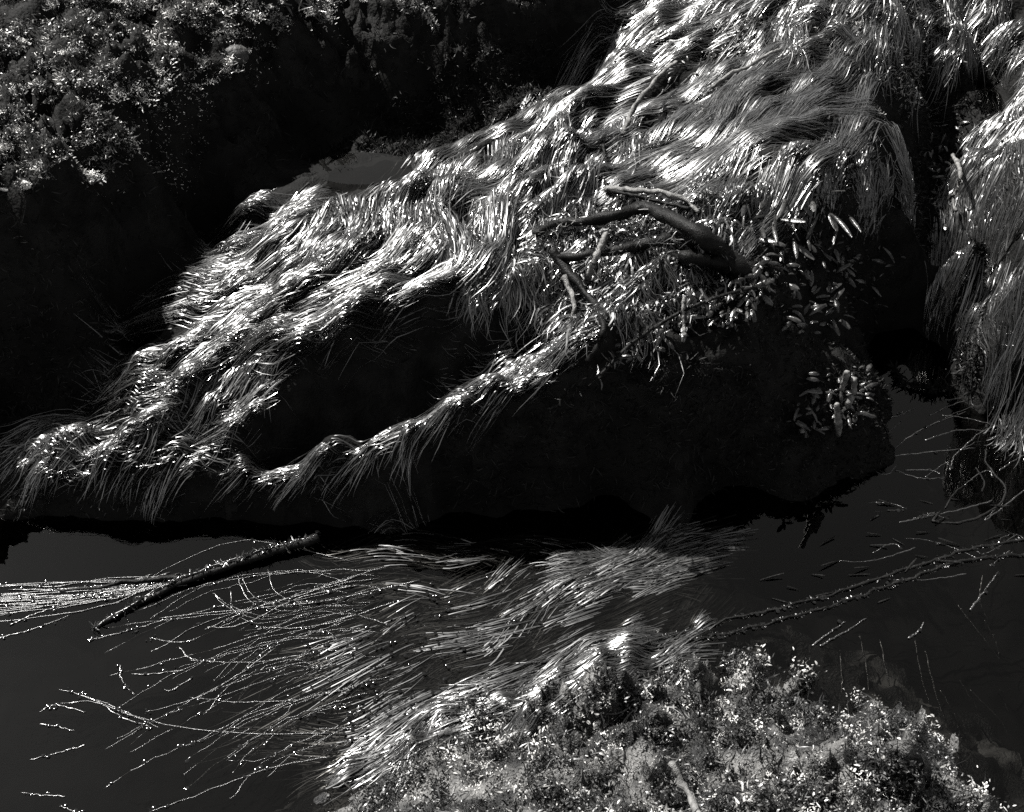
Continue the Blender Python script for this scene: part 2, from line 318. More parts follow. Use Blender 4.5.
def clump(label, pp, sp=.12, nb=260, L=(.32, .55), wd=.0010, lift=.05, mess=.05, wave=.22, K=12, twist=.16, wl=.002, tang=.14, name='surfgrass_clump', m='grass', spread=.42, conv=.62, dry=True, zmax=9, und=.012, dive=.75, hang=1.0, steep=1.3, lr0=.45, drop=.16):
    seeds = poisson(poly_world(pp), sp); seeds = seeds[(hz(seeds[:, 0], seeds[:, 1]) < zmax) & (samp(POOLD.astype(float), seeds[:, 0], seeds[:, 1]) < .5)]; T = len(seeds)
    if T == 0: return None
    c = seeds.mean(0); root = thing(name, label, 'surfgrass', (c[0], c[1], float(hz(c[:1], c[1:2])[0])))
    Lg = rng.uniform(L[0], L[1], T); ta = rng.normal(0, tang, T); tb = rng.normal(0, wave, T); tm = rng.normal(0, wave, T); tf = rng.uniform(.7, 1.5, T); tp = rng.uniform(0, 6.28, T)
    g = np.zeros((T, K, 2)); g[:, 0] = seeds; ds = Lg / (K - 1)
    for k in range(1, K):
        p = g[:, k - 1]; d = flow(p[:, 0], p[:, 1]); t = k / K
        a = ta + tb * (t - .3) * 2 + tm * np.sin(6.28 * tf * t + tp) + .45 * perlin(p[:, 0] * 3.5, p[:, 1] * 3.5, 501); ca, sa = np.cos(a), np.sin(a)
        d = np.stack([d[:, 0] * ca - d[:, 1] * sa, d[:, 0] * sa + d[:, 1] * ca], -1)
        q = p + d * 0.03; gr = (samp(HS, q[:, 0], q[:, 1]) - samp(HS, p[:, 0], p[:, 1])) / 0.03
        g[:, k] = p + d * (ds / np.sqrt(1 + np.clip(-gr, 0, hang) ** 2))[:, None]
    tt = np.linspace(0, 1, K)
    for i in range(T):
        n_ = int(nb * rng.uniform(.6, 1.4))
        lr = rng.uniform(lr0, 1.0, n_); s = tt[None] * lr[:, None] * (K - 1)
        i0 = np.minimum(s.astype(int), K - 2); f = (s - i0)[..., None]
        base = g[i][i0] * (1 - f) + g[i][i0 + 1] * f                         # n,K,2
        dirv = np.gradient(g[i], axis=0); dirv /= np.linalg.norm(dirv, axis=1, keepdims=True) + 1e-9
        dv = dirv[i0]; pv = np.stack([-dv[..., 1], dv[..., 0]], -1)
        sg = sp * spread; off = rng.normal(0, sg, (n_, 2)); across = (off * pv[:, 0]).sum(1)
        cs = np.maximum(1 - conv * tt ** .8, .15)[None, :, None]
        lat = rng.normal(0, mess, n_)[:, None] * (tt ** 1.3)[None] * lr[:, None] * Lg[i]
        ph = rng.uniform(0, 6.28, n_); fr = rng.uniform(.6, 1.6, n_)
        lat = lat + .007 * np.sin(6.28 * fr[:, None] * tt[None] + ph[:, None]) * tt[None]
        xy = base + off[:, None, :] * cs + pv * lat[..., None]
        lj = np.clip(((xy[..., 1] - Y0) / G).astype(int), 0, ny - 1); li = np.clip(((xy[..., 0] - X0) / G).astype(int), 0, nx - 1)
        bad = (LB[lj, li] == 0).any(1) | (dry & (LB[lj[:, 0], li[:, 0]] == 1) & (H[lj[:, 0], li[:, 0]] > .12)) | (dry & (H[lj, li] < -.05).any(1)) | (SLOPE[lj[:, 0], li[:, 0]] > steep) | (POOLM[lj, li].any(1) & (rng.random(n_) < .97))
        xy = xy[~bad]; lr = lr[~bad]; ph = ph[~bad]; fr = fr[~bad]; across = across[~bad]; n_ = len(xy)
        if n_ < 30: continue
        NB[0] += n_
        zt = np.maximum(samp(HS, xy[..., 0], xy[..., 1]), wl)
        dome = np.clip(1 - (np.abs(across) / (1.9 * sg)) ** 2, 0, 1) * rng.uniform(.35, 1, n_)        # a lock is round in section
        prof = np.sin(np.pi * tt ** .7) * .75 + .25
        zt = zt + .002 + lift * dome[:, None] * prof[None] * rng.uniform(.7, 1.2) + und * np.sin(6.28 * (tt[None] * tf[i] * 1.5 * lr[:, None]) + ph[:, None] * .06 + tp[i]) * (.3 + .7 * dome[:, None])
        z = zt.copy()
        for k in range(1, K): z[:, k] = np.maximum(zt[:, k], z[:, k - 1] - dive * (.5 + tt[k]) * Lg[i] * lr / (K - 1))     # tips hang free over an edge
        kp = (z.max(1) - z[:, -1]) < drop * rng.uniform(.7, 1.3, n_)
        if kp.sum() < 30: continue
        xy = xy[kp]; z = z[kp]; lr = lr[kp]; ph = ph[kp]; fr = fr[kp]; n_ = len(xy)
        P = np.concatenate([xy, z[..., None]], -1)
        tw = rng.normal(0, twist, n_)[:, None] + rng.normal(0, .25, n_)[:, None] * tt[None] + .12 * np.sin(6.28 * tt[None] * fr[:, None] * 1.5 + ph[:, None])
        hw = wd * (.55 + 1.5 * rng.random(n_) ** 2.5)[:, None] * np.clip(np.minimum(1.0, (1.02 - tt) * 4), .12, 1)[None]
        V, Q = ribbons(P, hw * np.ones((n_, K)), sides(P, tw))
        link('grass_tuft', new_mesh('grass_tuft', V - np.array(root.location), Q), M[m], root, (0, 0, 0))['kind'] = 'stuff'
    return root

clump('surfgrass lock fanning out flat just left of the small high tide pool', [(255,207),(305,200),(345,215),(310,240),(250,240)], L=(.25,.42))
clump('brightest wavy surfgrass on the crest just below the small high tide pool', [(325,208),(400,212),(475,180),(510,195),(480,250),(400,260),(330,250)], nb=320, L=(.3,.5), lift=.07, und=.018, wave=.3)
clump('matted short surfgrass glistening beside the forked dark kelp', [(480,205),(535,200),(560,240),(540,295),(480,295),(460,260)], sp=.065, nb=130, L=(.1,.2), mess=.35, tang=.5, lift=.03, twist=.4, und=.006)
clump('surfgrass tongue reaching out into the shaded channel below the cliff', [(230,265),(300,240),(340,255),(320,295),(260,300),(195,290)], L=(.3,.5))
clump('thin surfgrass fingers trailing off the mound edge towards the ledge cliff', [(222,225),(250,222),(235,255),(205,280),(180,300),(170,320),(200,325),(215,300),(240,280),(260,240)], L=(.22,.4), nb=70, sp=.075, lift=.02, tang=.1, hang=.4, dive=.45, steep=2.2, conv=.8)
clump('long surfgrass drape falling over the black hollow in the mound', [(290,285),(400,255),(500,265),(490,300),(410,320),(340,345),(265,350)], L=(.28,.46), nb=300, lift=.06, wave=.3, und=.016)
clump('tangled surfgrass point at the low tapering end of the mound', [(125,375),(200,335),(270,335),(300,370),(265,420),(240,470),(150,474),(90,470),(45,458)], L=(.2,.36), nb=170, sp=.09, mess=.2, tang=.3, lift=.024, steep=2)
clump('broad surfgrass strip along the ridge below the black hollow', [(270,475),(340,450),(410,428),(470,392),(530,350),(580,325),(610,355),(555,388),(490,418),(410,458),(330,482),(270,490)], L=(.16,.3), nb=150, sp=.06, lift=.028, mess=.16, steep=2.5)
clump('combed surfgrass on the shaded back slope facing the cliff', [(405,170),(460,142),(550,98),(615,62),(660,65),(620,110),(560,135),(500,170),(440,185)], L=(.32,.55), nb=200, conv=.8, spread=.36, lift=.03, und=.006, wd=.0008)
clump('twisted surfgrass braid dropping down behind the forked dark kelp', [(560,105),(620,105),(640,150),(620,200),(560,205),(530,185)], L=(.2,.34), nb=190, lift=.035, und=.008, sp=.09, mess=.12, tang=.35)
clump('surfgrass tips lit along the top of the back slope', [(580,50),(600,-30),(720,-40),(740,20),(690,60),(620,60)], L=(.22,.4), nb=190, conv=.8, spread=.36, lift=.03, und=.006, wd=.0008, mess=.1, tang=.3)
clump('great fan of finely combed surfgrass across the high back of the mound', [(690,90),(740,50),(830,60),(900,80),(900,150),(840,175),(760,185),(690,185),(650,160)], L=(.35,.65), nb=260, sp=.14, conv=.8, spread=.34, lift=.035, mess=.04, wave=.16, und=.005, wd=.0008)
clump('hanging surfgrass fringe over the front lip of the high back', [(700,180),(780,178),(860,150),(905,165),(915,200),(860,205),(790,208),(720,215)], L=(.09,.17), nb=150, sp=.08, lift=.025, mess=.08, tang=.12, hang=3, dive=1, steep=4)
clump('short speckled surfgrass turf growing under and around the forked kelp', [(560,215),(640,195),(720,205),(740,235),(700,290),(640,320),(580,340),(550,290)], L=(.05,.11), nb=150, sp=.05, mess=.7, tang=.8, lift=.03, twist=.7, wd=.0016, K=7, spread=.6, conv=.1)
clump('rough surfgrass and turf on the summit behind the combed fan', [(720,50),(760,-40),(960,-60),(1000,0),(960,60),(900,75),(820,55)], L=(.15,.28), nb=190, sp=.10, mess=.2, tang=.5, lift=.03, und=.006, wd=.0008, twist=.3)
clump('glossy surfgrass curtain hanging down the steep mound into the channel', [(958,185),(970,160),(1000,130),(1080,140),(1150,250),(1120,340),(1020,330),(975,320),(965,255)], L=(.3,.5), nb=280, sp=.095, lift=.04, hang=3, dive=1, steep=4, drop=0.5)
clump('shaggy surfgrass beside the small bright pool at the crevice head', [(1003,120),(1005,40),(1060,10),(1150,60),(1120,140),(1040,140)], L=(.18,.32), nb=190, sp=.09, mess=.15, tang=.3)
clump('surfgrass ends dipping from the steep mound into still water', [(985,310),(1050,330),(1110,390),(1060,415),(1000,390)], L=(.25,.42), nb=70, sp=.09, lift=.012, mess=.15, wave=.5, dry=False, hang=3, dive=1.2, steep=9, wl=-.004, und=.005, drop=9)
clump('trailing surfgrass upstream end rooted on the low channel rock', [(640,532),(715,524),(735,540),(720,570),(650,580),(600,570)], L=(.3,.5), nb=90, sp=.085, lift=.014, mess=.08, tang=.15, dry=False, zmax=.03, wd=.0009, wl=-.006, und=.006)
clump('long surfgrass sheaf streaming over the water past the low rock', [(590,560),(650,545),(710,575),(700,620),(640,635),(560,640),(520,645),(500,600)], L=(.45,.9), nb=105, sp=.085, lift=.013, mess=.05, K=18, wave=.3, dry=False, zmax=.12, wd=.0009, wl=-.0145, und=.007, lr0=.3, conv=.7)
TAIL = clump('tail of streaming surfgrass spread thin across the open pool', [(450,555),(560,550),(550,610),(480,660),(430,690),(400,640)], L=(.4,.8), nb=65, sp=.095, lift=.010, mess=.08, K=18, wave=.4, dry=False, zmax=.12, wd=.0009, wl=-.012, und=.008, lr0=.3, conv=.6)
clump('wet surfgrass band lying along the edge of the crusted rock', [(420,695),(520,660),(640,635),(710,620),(720,650),(620,680),(520,705),(440,730),(380,750)], L=(.25,.45), nb=65, sp=.075, lift=.018, mess=.08, K=14, dry=False, zmax=.12, wd=.0009, wl=-.010, und=.006, conv=.7)

# ------------------------------------------------------------------ turf seaweed (small curled fronds)
def frond_verts(n, root, dirs, ln, wd, curl):
    K = 4; tt = np.linspace(0, 1, K)
    P = np.zeros((n, K, 3)); d = dirs.copy(); P[:, 0] = root
    for k in range(1, K):
        d = d + curl * .5; d /= np.linalg.norm(d, axis=1, keepdims=True) + 1e-9
        P[:, k] = P[:, k - 1] + d * (ln / (K - 1))[:, None]
    hw = wd[:, None] * np.array([.45, 1.0, .9, .25])[None]
    return ribbons(P, hw, sides(P, rng.normal(0, .9, (n, 1)) + rng.normal(0, .5, (n, 1)) * tt[None]))
def dome_dirs(n, up=.5):
    d = rng.normal(0, 1, (n, 3)); d[:, 2] = np.abs(d[:, 2]) * .9 + up * .3
    return d / np.linalg.norm(d, axis=1, keepdims=True)
def clump_mesh(name, n=70, rad=.02, ln=(.006, .018), wd=(.0006, .0017)):
    d = dome_dirs(n); c = rng.normal(0, rad * .5, (n, 3)); c[:, 2] = np.abs(c[:, 2]) * .6
    V, Q = frond_verts(n, c, d, rng.uniform(*ln, n), rng.uniform(*wd, n), rng.normal(0, .7, (n, 3)))
    return new_mesh(name, V, Q)
turf_meshes = [clump_mesh('turf_clump', 240, .024, (.004, .012), (.0005, .0013)) for _ in range(7)]
for m_ in turf_meshes: m_.materials.append(M['turf'])
pale_meshes = [clump_mesh('turf_clump', 240, .026, (.003, .010), (.0005, .0017)) for _ in range(7)]
for m_ in pale_meshes: m_.materials.append(M['turf_pale'])
def scatter_clumps(parent, meshes, pp, n, sc=(.7, 1.6), name='turf_clump', keep=None):
    x0, y0 = np.min(pp, 0); x1, y1 = np.max(pp, 0); done = 0
    while done < n:
        a, b = rng.uniform(x0, x1), rng.uniform(y0, y1)
        if not in_poly(np.array([a]), np.array([b]), pp)[0]: continue
        p = surf(a, b)
        if p[2] < 0.0: done += .2; continue
        o = bpy.data.objects.new(name, random.choice(meshes)); col.objects.link(o); o.parent = parent; o['kind'] = 'stuff'
        o.location = (p[0], p[1], p[2] - .004); k = rng.uniform(*sc); o.scale = (k, k, k * rng.uniform(.7, 1.2))
        o.rotation_euler = (rng.normal(0, .25), rng.normal(0, .25), rng.uniform(0, 6.28)); done += 1
def scatter_fronds(parent, pp, n, ln, wd, m, name='turf_fronds', zmin=0.0, patch=None, world=False):
    poly = np.array(pp) if world else poly_world(pp); lo, hi = poly.min(0), poly.max(0)
    C = lo + rng.random((n * 4, 2)) * (hi - lo); C = C[in_poly(C[:, 0], C[:, 1], poly)]
    z = hz(C[:, 0], C[:, 1]); ok = z > zmin
    if patch: ok &= perlin(C[:, 0] * patch, C[:, 1] * patch, 77) > rng.normal(-.05, .25, len(C))
    C = C[ok][:n]; z = z[ok][:n]; n = len(C)
    e = .01
    nr = np.stack([-(hz(C[:, 0] + e, C[:, 1]) - hz(C[:, 0] - e, C[:, 1])) / (2 * e), -(hz(C[:, 0], C[:, 1] + e) - hz(C[:, 0], C[:, 1] - e)) / (2 * e), np.ones(n)], -1)
    nr /= np.linalg.norm(nr, axis=1, keepdims=True)
    d = nr * .5 + rng.normal(0, .7, (n, 3)); d /= np.linalg.norm(d, axis=1, keepdims=True)
    V, Q = frond_verts(n, np.stack([C[:, 0], C[:, 1], z - .001], -1), d, rng.uniform(*ln, n), rng.uniform(*wd, n), rng.normal(0, .6, (n, 3)))
    o = link(name, new_mesh(name, V, Q), M[m], parent, (0, 0, 0)); o['kind'] = 'stuff'; return o
LEDGE = [(-60, -60), (560, -60), (560, 5), (440, 12), (380, 8), (300, 25), (240, 60), (215, 95), (165, 110), (135, 140), (100, 180), (-60, 200)]
scatter_clumps(rocks['L'], turf_meshes, LEDGE, 300, (.7, 1.9))
scatter_fronds(rocks['L'], [(-250, -100), (700, -100), (560, 5), (300, 30), (235, 70), (135, 150), (80, 200), (-250, 220)], 60000, (.003, .012), (.0006, .0016), 'turf', patch=5)
scatter_fronds(rocks['L'], [(-100, 200), (100, 195), (160, 140), (250, 70), (320, 40), (560, 10), (560, 80), (430, 135), (300, 165), (236, 215), (140, 310), (80, 380), (-100, 400)], 5000, (.012, .04), (.001, .002), 'turf_shade')
CRUST = [(325, 805), (350, 765), (440, 715), (540, 690), (640, 668), (700, 650), (760, 655), (830, 695), (890, 695), (955, 740), (1010, 812), (1010, 900), (320, 900)]
scatter_clumps(rocks['F'], pale_meshes, CRUST, 300, (.6, 1.7))
scatter_fronds(rocks['F'], [(280, 900), (330, 770), (440, 700), (560, 672), (700, 645), (780, 655), (900, 690), (1000, 760), (1100, 950), (700, 1000)], 45000, (.002, .010), (.0006, .0022), 'turf_pale', zmin=-.01)
scatter_fronds(rocks['F'], [(330, 900), (350, 775), (440, 720), (560, 690), (700, 662), (780, 668), (880, 705), (980, 770), (1050, 900)], 260, (.006, .02), (.0008, .0026), 'turf_white', 'pale_fronds')
scatter_fronds(rocks['F'], [(330, 900), (350, 775), (440, 720), (560, 690), (700, 662), (780, 668), (880, 705), (980, 770), (1050, 900)], 1500, (.02, .06), (.0008, .002), 'turf_pale', 'stems')
scatter_fronds(rocks['M'], [(680, 70), (740, 20), (800, -30), (960, -30), (1010, 20), (960, 70), (880, 120), (820, 60), (740, 70), (700, 110)], 12000, (.008, .022), (.001, .003), 'turf', patch=5)
scatter_fronds(rocks['M'], [(560, 215), (720, 200), (900, 200), (920, 260), (860, 380), (740, 400), (600, 380), (540, 320)], 7000, (.008, .022), (.001, .0025), 'turf_shade', patch=5)
scatter_fronds(rocks['K'], [(730, 430), (790, 400), (850, 365), (890, 390), (885, 480), (830, 515), (760, 505)], 3000, (.006, .022), (.001, .0025), 'turf_shade', zmin=-.02)
scatter_fronds(rocks['R'], [(950, 240), (990, 250), (985, 330), (975, 400), (955, 390)], 5000, (.01, .03), (.001, .003), 'turf_shade')
scatter_fronds(rocks['R'], [(915, 90), (1000, 60), (1040, 130), (970, 170), (960, 240), (910, 240)], 5000, (.008, .024), (.001, .003), 'turf_shade')

scatter_fronds(rocks['M'], [(430,440),(560,390),(640,370),(760,370),(760,440),(740,505),(600,512),(440,512)], 3000, (.012, .04), (.0008, .002), 'turf_shade')  # shade-coloured fronds added so the front face reads black
scatter_fronds(rocks['M'], [(-60,330),(130,330),(140,420),(40,470),(250,520),(-60,520)], 6000, (.01, .03), (.0008, .002), 'turf_shade', zmin=.0)
scatter_fronds(rocks['M'], [(330,150),(400,95),(560,50),(610,50),(560,95),(480,130),(420,160)], 9000, (.01, .035), (.0008, .002), 'turf_shade')  # shade-coloured fronds added over the sunlit bank in place of shadow
# ------------------------------------------------------------------ kelp: tubes and paddles
def catmull(P, n):
    P = np.array(P, float); Q = np.vstack([2 * P[0] - P[1], P, 2 * P[-1] - P[-2]]); out = []
    u = np.linspace(0, len(P) - 1 - 1e-6, n)
    for t in u:
        i = int(t); f = t - i; a, b, c, d = Q[i], Q[i + 1], Q[i + 2], Q[i + 3]
        out.append(.5 * (2 * b + (c - a) * f + (2 * a - 5 * b + 4 * c - d) * f * f + (3 * b - a - 3 * c + d) * f ** 3))
    return np.array(out)
def tube(C, rad, ns=8, rough=.12, flat=1.0):
    n = len(C); T = np.gradient(C, axis=0); T /= np.linalg.norm(T, axis=1, keepdims=True) + 1e-9
    up = np.tile([0., 0, 1], (n, 1)); vert = np.abs(T[:, 2]) > .9; up[vert] = [0, 1, 0]
    S = np.cross(T, up); S /= np.linalg.norm(S, axis=1, keepdims=True) + 1e-9; N = np.cross(S, T)
    a = np.linspace(0, 2 * math.pi, ns + 1)[:-1]; r = np.asarray(rad)[:, None] * (1 + rough * rng.normal(0, 1, (n, ns)))
    V = C[:, None] + r[..., None] * (S[:, None] * np.cos(a)[None, :, None] + flat * N[:, None] * np.sin(a)[None, :, None])
    V = V.reshape(-1, 3); idx = np.arange(n * ns).reshape(n, ns); nx_ = np.roll(idx, -1, 1)
    Q = np.stack([idx[:-1], nx_[:-1], nx_[1:], idx[1:]], -1).reshape(-1, 4)
    V = np.vstack([V, C[0] - T[0] * rad[0] * .4, C[-1] + T[-1] * rad[-1] * .4]); e0, e1 = len(V) - 2, len(V) - 1
    cap = [(e0, idx[0][(k + 1) % ns], idx[0][k], idx[0][k]) for k in range(ns)] + [(e1, idx[-1][k], idx[-1][(k + 1) % ns], idx[-1][(k + 1) % ns]) for k in range(ns)]
    return V, Q, np.array(cap)[:, :3]
def poly_mesh(name, V, Q, Tm):
    m = bpy.data.meshes.new(name); m.from_pydata(V.tolist(), [], Q.tolist() + Tm.tolist()); m.polygons.foreach_set('use_smooth', [True] * len(m.polygons)); m.update(); return m
KL = .028
def path(pp, n=28, lift=0.0, wob=.0):
    out = []
    for p in pp:
        s = surf(p[0], p[1]); dz = p[2] if len(p) > 2 else lift
        out.append(at(p[0], p[1], s[2] + dz + KL))
    C = catmull(out, n)
    if wob: C = C + wob * np.stack([fbm(np.arange(n) * .35, np.full(n, rng.uniform(0, 50)), 5, 2) for _ in range(3)], -1)
    return C
def stipe(name, parent, pp, r0, r1, m='kelp', n=28, lift=.01, wob=.004, ns=9, rough=.15, flat=1.0):
    C = path(pp, n, lift, wob); kn = 1 + .38 * fbm(np.arange(n) * .45, np.full(n, rng.uniform(0, 99)), 12, 3)
    V, Q, Tm = tube(C, np.linspace(r0, r1, n) * kn, ns, rough, flat)
    off = np.array(parent.location) if parent is not None else np.zeros(3)
    o = link(name, poly_mesh(name, V - off, Q, Tm), M[m], parent, (0, 0, 0) if parent is not None else None)
    return o, C
def paddle_mesh(L=.045, W=.016, cup=.35, th=.003):
    nu, nv = 6, 5; V = []
    for s in (1, -1):
        for i in range(nu):
            u = i / (nu - 1); wv = W * .5 * math.sin(math.pi * (u * .88 + .07)) ** .7 * (.6 + .4 * u)
            for j in range(nv):
                v = j / (nv - 1) * 2 - 1
                V.append((u * L, v * wv, -cup * L * u * u + -cup * .5 * W * v * v + s * th * (1 - v * v) * math.sin(math.pi * min(max(u, .05), .95))))
    V = np.array(V); idx = np.arange(nu * nv).reshape(nu, nv)
    q1 = np.stack([idx[:-1, :-1], idx[1:, :-1], idx[1:, 1:], idx[:-1, 1:]], -1).reshape(-1, 4)
    return new_mesh('blade', V, np.vstack([q1, q1[:, ::-1] + nu * nv]))
pads = [paddle_mesh(.042, .021, .34), paddle_mesh(.036, .019, .55), paddle_mesh(.052, .019, .28), paddle_mesh(.030, .020, .4)]
for m_ in pads: m_.materials.append(M['blade'])
longs = [paddle_mesh(.11, .022, .25, .0015), paddle_mesh(.14, .02, .4, .0015), paddle_mesh(.09, .026, .1, .0015)]
for m_ in longs: m_.materials.append(M['blade'])
def paddles(parent, pp, n, meshes=pads, sc=(.7, 1.2), hh=(.005, .03), az=None, spread=1.0, tilt=.0):
    x0, y0 = np.min(pp, 0); x1, y1 = np.max(pp, 0); done = 0
    while done < n:
        a, b = rng.uniform(x0, x1), rng.uniform(y0, y1)
        if not in_poly(np.array([a]), np.array([b]), pp)[0]: continue
        p = surf(a, b); o = bpy.data.objects.new('blade', random.choice(meshes)); col.objects.link(o); o.parent = parent
        o.location = np.array([p[0], p[1], p[2] + rng.uniform(*hh)]) - np.array(parent.location)
        k = rng.uniform(*sc); o.scale = (k, k, k)
        o.rotation_euler = (rng.normal(0, .45), rng.normal(-.1 + tilt, .35), (rng.uniform(0, 6.28) if az is None else rng.normal(az, spread))); done += 1
def frill(parent, C, n, ln=(.008, .02), wd=(.001, .0025), m='kelp', name='frill', flat=False):
    i = rng.integers(0, len(C), n); f = rng.random((n, 1)); j = np.minimum(i + 1, len(C) - 1)
    p = C[i] * (1 - f) + C[j] * f; d = rng.normal(0, 1, (n, 3))
    if flat: d[:, 2] *= .15
    d /= np.linalg.norm(d, axis=1, keepdims=True)
    V, Q = frond_verts(n, p, d, rng.uniform(*ln, n), rng.uniform(*wd, n), rng.normal(0, .4, (n, 3)) * (np.array([1, 1, .1]) if flat else 1))
    o = link(name, new_mesh(name, V - np.array(parent.location), Q), M[m], parent, (0, 0, 0)); o['kind'] = 'stuff'; return o
def T(name, label, cat, px, py, group=None): return thing(name, label, cat, tuple(surf(px, py)), group)

k = T('kelp', 'thick dark forked kelp lying across the middle of the surfgrass mound', 'kelp', 715, 255)
stipe('stipe', k, [(764,302,-.12),(745,275,.0),(722,252,.05),(700,236,.06),(668,216,.055),(640,209,.055),(612,217,.05),(580,222,.04),(556,224,.035),(535,234,.01)], .030, .010, n=40)
stipe('stipe', k, [(705,240,.05),(680,238,.05),(650,243,.045),(620,250,.04),(585,255,.03),(556,258,.02)], .018, .010)
stipe('stipe', k, [(748,285,-.1),(735,266,.01),(712,262,.03),(690,258,.035),(672,256,.02)], .034, .012)
frill(k, path([(735,262,.04),(700,240,.05),(650,245,.045),(590,256,.04)], 20), 160, (.015, .05), (.0008, .0016), 'grass', 'caught_weed'); frill(k, path([(720,250,.05),(668,216,.055),(640,209,.055),(580,222,.04),(535,234,.01)], 24), 160, (.012, .05), (.0007, .0014), 'turf', 'caught_weed')
k = T('kelp', 'dark kelp stalk curving down through the short speckled turf', 'kelp', 553, 250)
_, C = stipe('stipe', k, [(553,250,.02),(565,268,.03),(582,288,.03),(596,308,.03),(603,325,.02),(598,345,.015),(588,362,.005)], .014, .008)
k = T('kelp', 'pale bent kelp stalk beside the dark curving one', 'kelp', 563, 278)
_, C = stipe('stipe', k, [(563,276,.015),(570,290,.025),(574,306,.025),(570,324,.02),(560,342,.015),(545,358,.005),(536,372,.0)], .007, .005, 'stipe'); frill(k, C, 60)
k = T('kelp_stalk', 'short pale round stub standing against the forked dark kelp', 'kelp', 587, 282)
stipe('stipe', k, [(587,282,.0),(592,266,.03),(599,250,.06),(606,233,.09)], .009, .0085, 'stipe', wob=.001)
k = T('kelp', 'thin grey kelp stalks arched behind the forked dark kelp', 'kelp', 608, 188)
stipe('stipe', k, [(605,188,.01),(630,190,.03),(660,192,.035),(685,200,.03),(698,212,.005)], .009, .006, 'stipe')
stipe('stipe', k, [(607,190,.01),(635,196,.03),(665,203,.03),(690,208,.02)], .006, .005, 'kelp')
_, C = stipe('stipe', k, [(603,145,.01),(606,165,.02),(606,186,.01)], .006, .005, 'kelp'); frill(k, C, 70, (.01, .02))
k = T('kelp', 'long pale stalk lying uphill along the combed surfgrass fan', 'kelp', 715, 84)
stipe('stipe', k, [(712,88,.0),(730,74,.035),(750,66,.04),(770,53,.02),(782,50,.0)], .007, .005, 'stipe')
k = T('kelp', 'pale stalk bent like a bow on the back slope above the braid', 'kelp', 632, 115)
stipe('stipe', k, [(624,135,.0),(632,112,.03),(645,92,.04),(662,72,.03),(676,62,.0)], .009, .006, 'stipe')
k = T('kelp', 'wavy pale stalk hanging in the crevice of round paddles', 'kelp', 955, 155)
stipe('stipe', k, [(953,155,.03),(960,170,.03),(958,186,.03),(953,198,.03),(956,212,.02)], .007, .006, 'stipe')

k = T('kelp', 'kelp with small glossy paddles spilling over the front edge of the mound', 'kelp', 690, 310)
paddles(k, [(612,355),(640,318),(690,290),(760,272),(775,300),(730,330),(670,338),(628,368)], 190, sc=(.55, 1.1), hh=(.004, .04), az=-2.2, spread=.7)
stipe('stipe', k, [(684,298,.04),(683,315,.04),(685,336,.03)], .005, .0045, 'stipe', wob=.001)
C = path([(598,378,.02),(630,345,.03),(670,318,.03),(715,298,.03),(765,285,.02)], 30); V, Q, Tm = tube(C, np.full(30, .005))
link('stipe', poly_mesh('stipe', V - np.array(k.location), Q, Tm), M['kelp'], k, (0, 0, 0)); frill(k, C, 160, (.02, .045), (.0015, .004), 'blade')
k = T('kelp', 'kelp tuft of curled paddles around three upright pale stipes', 'kelp', 838, 420)
paddles(k, [(785,420),(812,385),(850,366),(876,380),(872,410),(850,440),(800,445)], 90, sc=(.5, 1.05), hh=(.005, .05))
for pp in ([(839,434,.0),(838,420,.04),(837,404,.08)], [(848,404,.01),(854,392,.05),(854,379,.08)], [(842,388,.02),(845,380,.05),(847,372,.08)]): stipe('stipe', k, pp, .008, .0085, 'stipe', wob=.001, n=12)
k = T('kelp', 'dark kelp of round paddles packed in the crevice below the small bright pool', 'kelp', 945, 170)
paddles(k, [(922,125),(968,125),(965,190),(945,230),(925,190)], 45, [pads[3], pads[1]], (.8, 1.3), (.004, .03), az=-1.6, spread=.6)
k = T('kelp', 'kelp with broad pale blades below the hanging surfgrass fringe', 'kelp', 790, 210)
paddles(k, [(740,205),(770,190),(830,195),(850,225),(800,250),(750,240)], 40, longs, (.6, 1.0), (.005, .03), az=-1.9, spread=.8)
k = T('kelp', 'dark kelp of bead-like paddles beside the combed surfgrass fan', 'kelp', 710, 45)
paddles(k, [(670,40),(700,15),(745,20),(760,45),(720,75),(680,95),(660,80)], 60, [pads[1], pads[3]], (.5, .9), (.003, .025))
k = T('kelp', 'kelp with pale upright blades growing on the rim of the ledge', 'kelp', 305, 15)
paddles(k, [(285,8),(330,8),(330,22),(290,22)], 12, longs, (.7, 1.1), (.0, .02), tilt=-.7)
k = T('kelp', 'ragged kelp blades hanging over the dark slope under the fringe', 'kelp', 830, 270)
paddles(k, [(760,245),(850,240),(900,260),(880,310),(800,340),(750,300)], 150, pads, (.6, 1.3), (.003, .035))
k = T('kelp', 'small leafy kelp sprig caught on the shaded face of the ledge rim', 'kelp', 420, 18)
frill(k, path([(402,8,.01),(420,6,.02),(430,18,.01),(436,28,.0)], 16), 260, (.01, .025), (.0012, .003), 'turf', 'fronds')
C = path([(402,8,.01),(420,6,.02),(430,18,.01),(436,28,.0)], 16); V, Q, Tm = tube(C, np.full(16, .005)); link('stipe', poly_mesh('stipe', V - np.array(k.location), Q, Tm), M['kelp'], k, (0, 0, 0))

